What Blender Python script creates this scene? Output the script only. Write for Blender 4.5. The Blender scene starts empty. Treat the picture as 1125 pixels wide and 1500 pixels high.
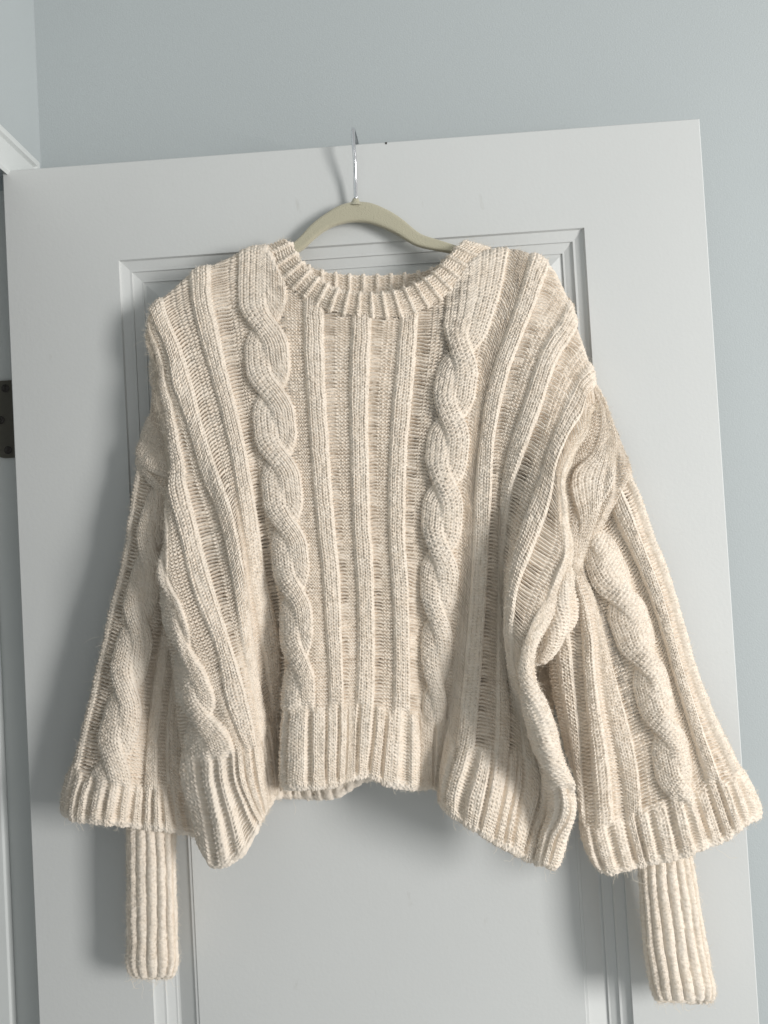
import bpy, math
import numpy as np
from mathutils import Matrix, Vector
rng = np.random.default_rng(7)
S = bpy.context.scene
COL = S.collection
# ------------------------------------------------------------------ camera
F, CX, CY = 1083.0, 562.5, 750.0
YAW, PITCH, ROLL = 0.03837585, 0.02406044, 0.05511485
CAM = np.array([0.43230698, -0.79296587, 1.6096408])
def rot(a, b, c):
    ca, sa = math.cos(a), math.sin(a); cb, sb = math.cos(b), math.sin(b); cc, sc = math.cos(c), math.sin(c)
    return (np.array([[ca, -sa, 0], [sa, ca, 0], [0, 0, 1]]) @ np.array([[1, 0, 0], [0, cb, -sb], [0, sb, cb]])
            @ np.array([[cc, 0, sc], [0, 1, 0], [-sc, 0, cc]]))
RM = rot(YAW, PITCH, ROLL)
cd = bpy.data.cameras.new('camera'); cam = bpy.data.objects.new('camera', cd); COL.objects.link(cam)
M4 = Matrix.Identity(4)
for i in range(3):
    M4[i][0] = RM[i, 0]; M4[i][1] = RM[i, 2]; M4[i][2] = -RM[i, 1]; M4[i][3] = CAM[i]
cam.matrix_world = M4
cd.sensor_fit = 'VERTICAL'; cd.sensor_height = 24.0; cd.lens = F / 1500 * 24.0
cd.clip_start = 0.02; cd.clip_end = 50
S.camera = cam
# ------------------------------------------------------------------ light
w = bpy.data.worlds.new('World'); S.world = w; w.use_nodes = True
bg = w.node_tree.nodes['Background']
bg.inputs[0].default_value = (0.86, 0.885, 0.88, 1); bg.inputs[1].default_value = 0.43
def area(name, loc, target, sx, sy, power, col):
    l = bpy.data.lights.new(name, 'AREA'); l.shape = 'RECTANGLE'; l.size = sx; l.size_y = sy
    l.energy = power; l.color = col
    o = bpy.data.objects.new(name, l); COL.objects.link(o); o.location = loc
    o.rotation_euler = (Vector(target) - Vector(loc)).to_track_quat('-Z', 'Y').to_euler()
    return o
area('window_light', (2.75, -1.75, 1.60), (0.4, 0, 1.5), 0.6, 1.2, 66, (1.0, 0.985, 0.96))
S.view_settings.view_transform = 'Standard'; S.view_settings.look = 'None'
S.view_settings.exposure = 0.2; S.view_settings.gamma = 1.0

# ------------------------------------------------------------------ helpers
def at(px, py, d):
    """photo pixel + distance in front of the door face (metres) -> world"""
    px, py, d = np.broadcast_arrays(np.asarray(px, float), np.asarray(py, float), np.asarray(d, float))
    l = np.stack([(px - CX) / F, np.ones_like(px), -(py - CY) / F], -1)
    r = l @ RM.T
    t = (-d - CAM[1]) / r[..., 1]
    return CAM + r * t[..., None]

def tag(o, label=None, cat=None, kind=None, group=None):
    if label: o['label'] = label
    if cat: o['category'] = cat
    if kind: o['kind'] = kind
    if group: o['group'] = group
    return o

def link(name, me, mat=None, parent=None):
    o = bpy.data.objects.new(name, me); COL.objects.link(o)
    if mat: me.materials.append(mat)
    if parent: o.parent = parent
    return o

def empty(name, loc=(0, 0, 0)):
    o = bpy.data.objects.new(name, None); COL.objects.link(o); o.empty_display_size = 0.02
    return o

def mesh(name, V, Fc, mat=None, parent=None, smooth=False):
    me = bpy.data.meshes.new(name); me.from_pydata([tuple(v) for v in V], [], [tuple(f) for f in Fc]); me.update()
    if smooth: me.polygons.foreach_set('use_smooth', [True] * len(me.polygons))
    return link(name, me, mat, parent)

def box(name, a, b, mat, parent=None, bevel=0.0):
    (x0, y0, z0), (x1, y1, z1) = a, b
    V = [(x0, y0, z0), (x1, y0, z0), (x1, y1, z0), (x0, y1, z0), (x0, y0, z1), (x1, y0, z1), (x1, y1, z1), (x0, y1, z1)]
    Fc = [(0, 3, 2, 1), (4, 5, 6, 7), (0, 1, 5, 4), (1, 2, 6, 5), (2, 3, 7, 6), (3, 0, 4, 7)]
    o = mesh(name, V, Fc, mat, parent)
    if bevel:
        m = o.modifiers.new('b', 'BEVEL'); m.width = bevel; m.segments = 2; m.limit_method = 'ANGLE'
    return o

# ------------------------------------------------------------------ materials
def newmat(name):
    m = bpy.data.materials.new(name); m.use_nodes = True
    nt = m.node_tree; b = nt.nodes['Principled BSDF']
    return m, nt, b
def paint(name, col, rough, bump=0.06, scale=420, spec=0.4, vary=0.03):
    m, nt, b = newmat(name)
    tc = nt.nodes.new('ShaderNodeTexCoord')
    n = nt.nodes.new('ShaderNodeTexNoise'); n.inputs['Scale'].default_value = scale; n.inputs['Detail'].default_value = 4
    n2 = nt.nodes.new('ShaderNodeTexNoise'); n2.inputs['Scale'].default_value = 5; n2.inputs['Detail'].default_value = 5
    bp = nt.nodes.new('ShaderNodeBump'); bp.inputs['Strength'].default_value = bump; bp.inputs['Distance'].default_value = 0.002
    nt.links.new(tc.outputs['Object'], n.inputs['Vector']); nt.links.new(tc.outputs['Object'], n2.inputs['Vector'])
    nt.links.new(n.outputs['Fac'], bp.inputs['Height']); nt.links.new(bp.outputs['Normal'], b.inputs['Normal'])
    mx = nt.nodes.new('ShaderNodeMix'); mx.data_type = 'RGBA'
    mx.inputs[6].default_value = (*[c * (1 - vary) for c in col], 1); mx.inputs[7].default_value = (*[min(1, c * (1 + vary)) for c in col], 1)
    nt.links.new(n2.outputs['Fac'], mx.inputs[0]); nt.links.new(mx.outputs[2], b.inputs['Base Color'])
    b.inputs['Roughness'].default_value = rough; b.inputs['Specular IOR Level'].default_value = spec
    return m
M_door = paint('white_door_paint', (0.625, 0.635, 0.627), 0.42, 0.07, 260, vary=0.045)
def scuffs(m):
    # faint scuffs and specks of dust in the paint
    nt = m.node_tree; b = nt.nodes['Principled BSDF']; src = b.inputs['Base Color'].links[0].from_socket
    tc = nt.nodes.new('ShaderNodeTexCoord'); mp = nt.nodes.new('ShaderNodeMapping'); mp.inputs['Scale'].default_value = (1, 1, 0.35)
    n = nt.nodes.new('ShaderNodeTexNoise'); n.inputs['Scale'].default_value = 75; n.inputs['Detail'].default_value = 3
    cr = nt.nodes.new('ShaderNodeValToRGB'); cr.color_ramp.elements[0].position = 0.71; cr.color_ramp.elements[0].color = (1, 1, 1, 1)
    cr.color_ramp.elements[1].position = 0.78; cr.color_ramp.elements[1].color = (0.86, 0.85, 0.83, 1)
    mx = nt.nodes.new('ShaderNodeMix'); mx.data_type = 'RGBA'; mx.blend_type = 'MULTIPLY'; mx.inputs[0].default_value = 0.8
    nt.links.new(tc.outputs['Object'], mp.inputs[0]); nt.links.new(mp.outputs[0], n.inputs['Vector']); nt.links.new(n.outputs['Fac'], cr.inputs[0])
    nt.links.new(src, mx.inputs[6]); nt.links.new(cr.outputs[0], mx.inputs[7]); nt.links.new(mx.outputs[2], b.inputs['Base Color'])
    r = nt.nodes.new('ShaderNodeTexNoise'); r.inputs['Scale'].default_value = 9; r.inputs['Detail'].default_value = 6
    mr = nt.nodes.new('ShaderNodeMapRange'); mr.inputs[3].default_value = 0.34; mr.inputs[4].default_value = 0.52
    nt.links.new(tc.outputs['Object'], r.inputs['Vector']); nt.links.new(r.outputs['Fac'], mr.inputs[0]); nt.links.new(mr.outputs[0], b.inputs['Roughness'])
scuffs(M_door)
M_trim = paint('white_trim_paint', (0.66, 0.68, 0.67), 0.4, 0.04, 300)
M_wall = paint('pale_blue_wall_paint', (0.455, 0.49, 0.497), 0.75, 0.16, 520, 0.25)
M_velvet = paint('olive_velvet', (0.49, 0.46, 0.345), 0.95, 0.5, 900, 0.1, 0.1)
M_velvet.node_tree.nodes['Principled BSDF'].inputs['Sheen Weight'].default_value = 0.4
M_hinge = paint('aged_bronze', (0.20, 0.185, 0.155), 0.4, 0.05, 300)
M_hinge.node_tree.nodes['Principled BSDF'].inputs['Metallic'].default_value = 0.7
M_black = paint('dark_screw', (0.035, 0.03, 0.026), 0.4, 0.02, 300)
M_chrome, _nt, _b = newmat('chrome')
_b.inputs['Metallic'].default_value = 1; _b.inputs['Roughness'].default_value = 0.14; _b.inputs['Base Color'].default_value = (0.8, 0.8, 0.82, 1)

def wool():
    m, nt, b = newmat('cream_wool')
    tc = nt.nodes.new('ShaderNodeTexCoord')
    n = nt.nodes.new('ShaderNodeTexNoise'); n.inputs['Scale'].default_value = 900; n.inputs['Detail'].default_value = 3; n.inputs['Roughness'].default_value = 0.7
    n2 = nt.nodes.new('ShaderNodeTexNoise'); n2.inputs['Scale'].default_value = 60; n2.inputs['Detail'].default_value = 6
    bp = nt.nodes.new('ShaderNodeBump'); bp.inputs['Strength'].default_value = 0.55; bp.inputs['Distance'].default_value = 0.0012
    nt.links.new(tc.outputs['Object'], n.inputs['Vector']); nt.links.new(tc.outputs['Object'], n2.inputs['Vector'])
    nt.links.new(n.outputs['Fac'], bp.inputs['Height']); nt.links.new(bp.outputs['Normal'], b.inputs['Normal'])
    cr = nt.nodes.new('ShaderNodeValToRGB')
    cr.color_ramp.elements[0].position = 0.3; cr.color_ramp.elements[0].color = (0.85, 0.745, 0.63, 1)
    cr.color_ramp.elements[1].position = 0.7; cr.color_ramp.elements[1].color = (0.88, 0.79, 0.685, 1)
    nt.links.new(n2.outputs['Fac'], cr.inputs[0]); nt.links.new(cr.outputs[0], b.inputs['Base Color'])
    b.inputs['Roughness'].default_value = 0.95; b.inputs['Specular IOR Level'].default_value = 0.15
    b.inputs['Sheen Weight'].default_value = 0.25; b.inputs['Sheen Roughness'].default_value = 0.5
    return m
M_wool = wool()
M_fuzz, _nt, _b = newmat('wool_fibre')
_b.inputs['Base Color'].default_value = (0.80, 0.72, 0.61, 1); _b.inputs['Roughness'].default_value = 0.8; _b.inputs['Specular IOR Level'].default_value = 0.2

# ------------------------------------------------------------------ the wall, corner, door frame
YW = 0.090; YJ = 0.036; ZT = 2.03; W = 0.762
wall = box('wall', (0.0, YW, -0.02), (2.6, YW + 0.1, 3.0), M_wall); tag(wall, kind='structure')
# left wall (perpendicular, with the door opening in it)
sw = empty('side_wall'); tag(sw, kind='structure')
box('wall_above_opening', (-0.12, -2.2, ZT + 0.012), (0.0, YW + 0.1, 3.0), M_wall, sw)
box('wall_beside_opening', (-0.12, YJ, -0.02), (0.0, YW + 0.1, ZT + 0.012), M_wall, sw)
box('wall_near_opening', (-0.12, -2.2, -0.02), (0.0, YJ - 0.83, ZT + 0.012), M_wall, sw)
hall = empty('unseen_hallway'); tag(hall, kind='structure')  # unseen enclosure beyond the doorway, added to keep world light off the jamb
box('unseen_hallway_wall', (-1.15, -2.2, -0.02), (-1.05, YW + 0.1, 3.0), M_wall, hall)
box('unseen_hallway_end_wall', (-1.05, YW, -0.02), (-0.12, YW + 0.1, 3.0), M_wall, hall)
box('unseen_hallway_near_wall', (-1.05, -2.2, -0.02), (-0.12, -2.1, 3.0), M_wall, hall)
box('unseen_hallway_ceiling', (-1.05, -2.1, 2.5), (-0.12, YW, 2.6), M_wall, hall)
casing = empty('door_casing')
tag(casing, 'white moulded casing round the doorway, at the upper left corner', 'door casing')
# casing: a header on the left wall and a narrow leg beside the corner, built as profile sweeps with a mitre
ZC = 2.052
prof = [(0.0, 0.006), (0.003, 0.0085), (0.033, 0.0100), (0.0345, 0.0085), (0.037, 0.0125), (0.043, 0.0130), (0.0455, 0.011), (0.0455, 0.0)]  # (distance from opening, thickness)
ZO = ZT - 0.005
def header():
    V = []; 
    for y in (-1.2, None):
        for (o, t) in prof:
            yy = -1.2 if y is not None else YJ - 0.012 + o * 0.86
            V.append((t, yy, ZO + o))
    n = len(prof); Fc = [(i, i + 1, n + i + 1, n + i) for i in range(n - 1)]
    return mesh('header', V, Fc, M_trim, casing)
header()
def leg():
    V = []
    for k in (0, 1):
        for (o, t) in prof:
            V.append((t * 0.98, YJ - 0.012 + o * 0.86, (ZO + o) if k else 0.0))
    n = len(prof); Fc = [(i, i + 1, n + i + 1, n + i) for i in range(n - 1)]
    return mesh('leg', V, Fc, M_trim, casing)
leg()
jamb = empty('door_jamb'); tag(jamb, 'shaded white door jamb with its stop strip, left of the open door', 'door jamb')
box('jamb_board', (-0.118, YJ - 0.0, 0), (-0.001, YJ + 0.012, ZO), M_trim, jamb).location = (0, -0.001, 0)
box('door_stop', (-0.080, YJ - 0.013, 0), (-0.0435, YJ - 0.0012, ZO), M_trim, jamb, 0.002)
# hinge leaf on the jamb
hinge = empty('door_hinge'); tag(hinge, 'dark bronze door hinge with round corners and three screws, on the jamb', 'hinge')
def hinge_leaf():
    pa = at(-3, 557, -YJ + 0.004); pb = at(20, 671, -YJ + 0.004)
    zc = (pa[2] + pb[2]) / 2; h = 0.0445; x0, x1, r = -0.0415, 0.004, 0.013
    pts = [(x1, zc - h), (x1, zc + h)]
    for k in range(9):
        a = math.pi / 2 + k / 8 * math.pi / 2; pts.append((x0 + r + r * math.cos(a), zc + h - r + r * math.sin(a)))
    for k in range(9):
        a = math.pi + k / 8 * math.pi / 2; pts.append((x0 + r + r * math.cos(a), zc - h + r + r * math.sin(a)))
    n = len(pts); y0, y1 = YJ - 0.0035, YJ - 0.0008
    V = [(x, y0, z) for x, z in pts] + [(x, y1, z) for x, z in pts]
    Fc = [tuple(range(n))] + [(i, (i + 1) % n, n + (i + 1) % n, n + i) for i in range(n)]
    mesh('leaf', V, Fc, M_hinge, hinge)
    for (sx, sz) in ((-0.0245, 0.0352), (-0.0316, -0.0008), (-0.0244, -0.0357)):
        m = 16; V = []; 
        for (r2, yy) in ((0.0045, y0 - 0.0002), (0.0045, y0 - 0.0011), (0.0035, y0 - 0.0014), (0.0012, y0 - 0.0006)):
            V += [(sx + r2 * math.cos(2 * math.pi * k / m), yy, zc + sz + r2 * math.sin(2 * math.pi * k / m)) for k in range(m)]
        Fc = [(j * m + k, j * m + (k + 1) % m, (j + 1) * m + (k + 1) % m, (j + 1) * m + k) for j in range(3) for k in range(m)] + [tuple(3 * m + k for k in range(m))]
        mesh('screw', V, Fc, M_black, hinge)
    V = []; m = 14
    for z in (zc - h, zc + h):
        V += [(0.0035 * math.cos(2 * math.pi * k / m) + 0.006, YJ + 0.001 + 0.0035 * math.sin(2 * math.pi * k / m), z) for k in range(m)]
    mesh('knuckle', V, [(k, (k + 1) % m, m + (k + 1) % m, m + k) for k in range(m)] + [tuple(range(m)), tuple(range(m, 2 * m))], M_hinge, hinge, True)
hinge_leaf()

# ------------------------------------------------------------------ the door
door = empty('door'); tag(door, 'white panelled door standing open against the pale blue wall', 'door')
TH = 0.035
openings = [(0.126, 0.633, 1.005, 1.921), (0.126, 0.633, 0.22, 0.79)]
def door_slab():
    # frame: stiles and rails as one welded face with two openings
    xs = [0.0, 0.126, 0.633, W]; zs = [0.008, 0.22, 0.79, 1.005, 1.921, ZT]
    V = []; Fc = []; e = 0.0012
    idx = {}
    for i, x in enumerate(xs):
        for j, z in enumerate(zs):
            xx = min(max(x, e), W - e); zz = min(max(z, 0.008 + e), ZT - e)
            idx[i, j] = len(V); V.append((xx, 0.0, zz))
    for i in range(3):
        for j in range(5):
            if i == 1 and j in (1, 3): continue
            Fc.append((idx[i, j], idx[i + 1, j], idx[i + 1, j + 1], idx[i, j + 1]))
    # edges: rounded arris then sides and back
    ring = [(e, e + 0.008), (W - e, e + 0.008), (W - e, ZT - e), (e, ZT - e)]
    out = [(0, 0.008), (W, 0.008), (W, ZT), (0, ZT)]
    a = len(V); V += [(x, 0.0, z) for x, z in ring]; b = len(V); V += [(x, e, z) for x, z in out]; c = len(V); V += [(x, TH, z) for x, z in out]
    for k in range(4):
        k2 = (k + 1) % 4
        Fc.append((a + k, b + k, b + k2, a + k2)); Fc.append((b + k, c + k, c + k2, b + k2))
    Fc.append((c, c + 3, c + 2, c + 1))
    mesh('stiles_and_rails', V, Fc, M_door, door)
door_slab()
PROF = [(0.0, 0.0), (0.0008, 0.0035), (0.0095, 0.0062), (0.0118, 0.0062), (0.0122, 0.0082), (0.0205, 0.0108), (0.0225, 0.0108)]
def panel(x0, x1, z0, z1):
    # sticking: four mitred lengths
    def c(off): return [(x0 + off, z0 + off), (x1 - off, z0 + off), (x1 - off, z1 - off), (x0 + off, z1 - off)]
    for k in range(4):
        V = []; n = len(PROF)
        for kk in (k, (k + 1) % 4):
            for (o, d) in PROF:
                x, z = c(o)[kk]; V.append((x, d, z))
        mesh('moulding', V, [(i, i + 1, n + i + 1, n + i) for i in range(n - 1)], M_door, door)
    P2 = [(0.0225, 0.0108), (0.0225, 0.0125), (0.0255, 0.0125), (0.0440, 0.0062), (0.0446, 0.0048), (0.0475, 0.0045), (0.0482, 0.0036)]
    V = []; Fc = []
    for (o, d) in P2: V += [(x, d, z) for x, z in c(o)]
    for i in range(len(P2) - 1):
        for k in range(4): Fc.append((4 * i + k, 4 * i + (k + 1) % 4, 4 * i + 4 + (k + 1) % 4, 4 * i + 4 + k))
    q = 4 * (len(P2) - 1); Fc.append((q, q + 1, q + 2, q + 3))
    mesh('raised_panel', V, Fc, M_door, door)
for (x0, x1, z0, z1) in openings: panel(x0, x1, z0, z1)
# a chip in the paint on the top edge
_c = at(565.5, 209.5, 0.0003)
mesh('paint_chip', [(_c[0] + dx, -0.0004, _c[2] + dz) for dx, dz in ((-0.0012, 0.001), (-0.0008, -0.0012), (0.0006, -0.0015), (0.0013, 0.0008))], [(0, 1, 2, 3)], M_black, door)

# ------------------------------------------------------------------ hanger
hanger = empty('clothes_hanger'); tag(hanger, 'olive green velvet clothes hanger with a chrome hook over the door', 'clothes hanger')
def resample(P, n):
    P = np.asarray(P, float); s = np.r_[0, np.cumsum(np.linalg.norm(np.diff(P, axis=0), axis=1))]
    return hermite(s, P, np.linspace(0, s[-1], n), False)
def hermite(x, Y, q, mono):
    x = np.asarray(x, float); Y = np.asarray(Y, float)
    h = np.diff(x); h[h < 1e-9] = 1e-9
    sh = (-1,) + (1,) * (Y.ndim - 1); hh = h.reshape(sh); dlt = np.diff(Y, axis=0) / hh
    m = np.empty_like(Y)
    if len(x) == 2: m[:] = dlt[0]
    else:
        if mono:
            w1 = 2 * hh[1:] + hh[:-1]; w2 = hh[1:] + 2 * hh[:-1]
            with np.errstate(all='ignore'):
                hm = (w1 + w2) / (w1 / dlt[:-1] + w2 / dlt[1:])
            m[1:-1] = np.where(dlt[:-1] * dlt[1:] > 0, hm, 0)
        else:
            m[1:-1] = (dlt[:-1] * hh[1:] + dlt[1:] * hh[:-1]) / (hh[1:] + hh[:-1])
        m[0] = dlt[0]; m[-1] = dlt[-1]
    i = np.clip(np.searchsorted(x, q, side='right') - 1, 0, len(x) - 2)
    t = ((q - x[i]) / h[i]).reshape((-1,) + (1,) * (Y.ndim - 1)); H = h[i].reshape(t.shape)
    return ((2 * t**3 - 3 * t**2 + 1) * Y[i] + (t**3 - 2 * t**2 + t) * H * m[i] + (-2 * t**3 + 3 * t**2) * Y[i + 1] + (t**3 - t**2) * H * m[i + 1])
top = [(250, 452), (330, 412), (400, 374), (430, 356), (440, 347), (457, 328.5), (480, 311.5), (502, 299.5), (521, 296), (540, 297), (562, 305), (590, 322), (604, 334), (616, 343), (636, 350), (664, 359), (700, 374), (740, 392), (810, 436)]
bot = [(254, 464), (334, 424), (408, 386), (434, 372), (445, 365), (462, 349), (485, 333.5), (504, 327.5), (521, 325.5), (539, 327), (562, 334.5), (585, 346), (596, 353), (607, 359), (634, 366), (660, 371), (696, 386), (736, 404), (806, 448)]
def hanger_body():
    T = resample(top, 90); B = resample(bot, 90); n = 14; V = []
    dd = 0.0105 + 0.004 * np.clip(np.abs(T[:, 0] - 521) / 130, 0, 1.6)**1.5; T3 = at(T[:, 0], T[:, 1], dd); B3 = at(B[:, 0], B[:, 1], dd)
    for a, b in zip(T3, B3):
        c = (a + b) / 2; h = (a - b) / 2; r = 0.0032; L = np.linalg.norm(h)
        for k in range(n):
            an = 2 * math.pi * k / n; cz, cy = math.cos(an), math.sin(an)
            z = np.sign(cz) * abs(cz)**0.45; y = np.sign(cy) * abs(cy)**0.55
            V.append(c + h * z + np.array([0, -r * y * (1.0 + 0.25 * (z < -0.55)), 0]))
    Fc = [(i * n + k, i * n + (k + 1) % n, (i + 1) * n + (k + 1) % n, (i + 1) * n + k) for i in range(89) for k in range(n)]
    Fc += [tuple(range(n))[::-1], tuple(89 * n + k for k in range(n))]
    mesh('arm', V, Fc, M_velvet, hanger, True)
    # neck stub
    V = []; 
    for (py, hw) in ((299, 10), (296, 7), (293.5, 5), (291, 4.2), (290.4, 2.5)):
        for k in range(12):
            an = 2 * math.pi * k / 12; V.append(at(521 + hw * math.cos(an), py, 0.0105 + hw * 0.00055 * math.sin(an)))
    Fc = [(i * 12 + k, i * 12 + (k + 1) % 12, (i + 1) * 12 + (k + 1) % 12, (i + 1) * 12 + k) for i in range(4) for k in range(12)] + [tuple(48 + k for k in range(12))]
    mesh('neck', V, Fc, M_velvet, hanger, True)
hanger_body()
def tube3(name, P, r, mat, parent, n=12, closed_caps=True):
    P = np.asarray(P, float); T = np.gradient(P, axis=0); T /= np.linalg.norm(T, axis=1)[:, None]
    up = np.array([1.0, 0, 0]); V = []
    for p, t in zip(P, T):
        a = up - t * np.dot(up, t); a /= np.linalg.norm(a); b = np.cross(t, a)
        for k in range(n):
            an = 2 * math.pi * k / n; V.append(p + r * (math.cos(an) * a + math.sin(an) * b))
    m = len(P)
    Fc = [(i * n + k, i * n + (k + 1) % n, (i + 1) * n + (k + 1) % n, (i + 1) * n + k) for i in range(m - 1) for k in range(n)]
    Fc += [tuple(range(n))[::-1], tuple((m - 1) * n + k for k in range(n))]
    return mesh(name, V, Fc, mat, parent, True)
_b0 = at(521, 292, 0.0105); _b1 = at(519.5, 232, 0.0185); _xt = _b1[0]
# the hook rests on the top edge of the door (z = 2.03)
hk = [_b0, (_b0 + _b1) / 2 + np.array([0, 0.0012, 0]), _b1, np.array([_xt - 0.0002, -0.0215, 2.026]), np.array([_xt, -0.0195, 2.0345]), np.array([_xt + 0.0002, -0.0115, 2.0400]), np.array([_xt + 0.0006, -0.001, 2.0418]), np.array([_xt + 0.0012, 0.014, 2.0420]),
      np.array([_xt + 0.0020, 0.030, 2.0392]), np.array([_xt + 0.0024, 0.0385, 2.031]), np.array([_xt + 0.0026, 0.040, 2.018]), np.array([_xt + 0.0026, 0.038, 2.0])]
tube3('hook', resample(hk, 90), 0.0021, M_chrome, hanger, 16)

# ------------------------------------------------------------------ knitting
sweater = empty('sweater'); tag(sweater, 'chunky cream cable knit sweater with wide sleeves hanging on the green hanger', 'sweater')
FUZ = []; EDGE = []   # (points, normals, weight)
def vnoise(u, v, seed=0, oct=1):
    r = np.random.default_rng(seed); G = r.random((257, 257)) * 2 - 1
    out = np.zeros(np.broadcast(u, v).shape); amp = 1.0; tot = 0
    for o in range(oct):
        uu = np.mod(u * 2**o + 31.7 * o, 256); vv = np.mod(v * 2**o + 17.3 * o, 256)
        i = uu.astype(int); j = vv.astype(int); fu = uu - i; fv = vv - j
        fu = fu * fu * (3 - 2 * fu); fv = fv * fv * (3 - 2 * fv)
        out += amp * (G[i, j] * (1 - fu) * (1 - fv) + G[i + 1, j] * fu * (1 - fv) + G[i, j + 1] * (1 - fu) * fv + G[i + 1, j + 1] * fu * fv)
        tot += amp; amp *= 0.5
    return out / tot
def sst(a, b, x):
    t = np.clip((x - a) / (b - a), 0, 1); return t * t * (3 - 2 * t)
def knit(a, v, A=2.1):
    c = a - np.floor(a); s = np.abs(2 * c - 1); p = (2 * c - np.floor(2 * c)) * 2 - 1
    hx = np.sqrt(np.clip(1 - 0.93 * p * p, 0, 1)); ph = v - 0.5 * s
    return A * (hx * (0.66 + 0.34 * np.cos(2 * np.pi * ph)) - 0.75 * sst(0.70, 1.0, s) * (0.5 - 0.5 * np.cos(2 * np.pi * (v - 0.45)))**1.5)
def purl(a, v, A=1.9):
    w_ = v + 0.13 * np.cos(2 * np.pi * a)
    r_ = np.clip(0.5 + 0.5 * np.cos(2 * np.pi * w_), 0, 1); return A * (r_**0.6 * (0.82 + 0.18 * np.cos(4 * np.pi * a)) - 0.3 - 0.8 * (1 - r_)**2)
def ladder(a, v, A=1.0, deep=1.0):
    w_ = v + 0.05 * np.cos(np.pi * a)
    r_ = 0.5 + 0.5 * np.cos(2 * np.pi * w_); return A * (1.9 * np.clip(r_, 0, 1)**0.6 - 0.6 - (1.2 + 3.4 * deep) * (1 - r_)**2.2)

HR = 2.1   # rib height above the purl ground, mm
def height(u, v, segs, v_hem, hem, seed):
    """stitch relief in mm for every (row, column)"""
    ju = u + 0.15 * vnoise(u * 0.8, v * 0.35, seed + 1); jv = v + 0.32 * vnoise(u * 0.33, v * 0.5, seed + 2, 2)
    amp = 1 + 0.4 * vnoise(u * 1.3, v * 0.9, seed + 3)
    H = np.zeros(u.shape); u0row = u[0]
    for (a, b, typ, prm) in segs:
        cs = np.where((u0row >= a - 1e-6) & (u0row < b + (1e-6 if (a, b) == segs[-1][:2] else -1e-6)))[0]
        if len(cs) == 0: continue
        sl = slice(cs[0], cs[-1] + 1)
        U = u[:, sl]; J = ju[:, sl]; VV = jv[:, sl]; x = (U - a) / (b - a); n = b - a
        if typ == 'rib':
            e = 0.7 / n; mac = sst(-0.02, e, x) * sst(-0.02, e, 1 - x)
            dome = 1 - (2 * x - 1)**2
            H[:, sl] = prm.get('h', HR) * (0.62 * mac + 0.38 * dome) + knit(J - a, VV) * (0.5 + 0.5 * mac) * amp[:, sl]
        elif typ == 'purl':
            side = prm.get('lad', 0.45)
            l = 1 - sst(side - 0.12, side + 0.06, x) if side > 0 else np.zeros_like(x)
            dp = np.clip(0.8 + 1.8 * vnoise(U * 0.0 + a * 1.7, np.round(VV) * 0.93, seed + 5), 0, 2.3)
            H[:, sl] = (1 - l) * prm.get('A', 1.0) * purl(J - a, VV) * amp[:, sl] + l * ladder(J - a, VV, 1.0, dp) - 0.4
        elif typ == 'cable':
            per, ph0, vtop = prm['per'], prm['v0'], prm.get('vtop', 1e9)
            ph = (v[:, sl] - ph0) / per * prm.get('dir', 1.0) + 0.5; f = -(ph - np.ceil(ph))      # downwards along the knit
            f = np.where(v[:, sl] > vtop, 0.0, f)
            q = 2 * x - 1; e = sst(0.14, 0.86, f)
            q0 = 0.44; hw = 0.56
            c1 = -q0 + 2 * q0 * e; c2 = -c1; z = np.sin(np.pi * f)
            s1 = (q - c1) / hw; s2 = (q - c2) / (hw * (1 - 0.12 * z))
            hc = 0.72 * prm.get('h', 5.0) * (0.42 + 0.58 * (1 - sst(prm.get('vtop', 1e9) - 12, prm.get('vtop', 1e9) + 3, v[:, sl])))
            def strand(s, zo, k):
                pr = np.sqrt(np.clip(1 - s * s, 0, 1))**0.8
                st = knit((s + 1) / 2 * (n * 0.6) + 0.10 * vnoise(U * 0.8, v[:, sl] * 0.35, seed + k), VV + 0.35 * s, 1.9) * amp[:, sl]
                return np.where(np.abs(s) < 1, hc * pr + zo + st * np.clip(pr * 2, 0, 1), -9)
            h1 = strand(s1, 1.9 * z, 11); h2 = strand(s2, -1.7 * z, 12)
            # crease between the two strands
            H[:, sl] = np.maximum(np.maximum(h1, h2), purl(J - a, VV) * amp[:, sl] - 0.4)
        elif typ == 'plain':
            H[:, sl] = knit(J - a, VV) * amp[:, sl]
    if hem is not None:
        gro, wid = hem
        nz = 0.06 * vnoise(u * 0.2, v * 0.2, seed + 6)
        d = np.full(u.shape, 9.0); lw = np.zeros(u.shape)
        for g, wd in zip(gro, wid):
            dd = np.abs(u + nz - g) / wd
            d = np.minimum(d, dd)
        crest = sst(0.25, 1.25, d); crest = crest + (0.75 - crest) * (1 - sst(-0.5, 2.2, v)) * 0.75
        ramp = 0.35 + 0.65 * sst(v_hem, v_hem - 6, v)
        hh = 2.9 * crest * ramp + crest * knit(ju, jv, 1.7) * amp + (1 - crest) * (purl(ju, jv, 1.4) - 0.6)
        k = sst(v_hem - 1.5, v_hem + 1.5, v + 1.2 * vnoise(u * 0.5, v * 0.0, seed + 7))
        H = hh * (1 - k) + H * k
    return H

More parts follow.
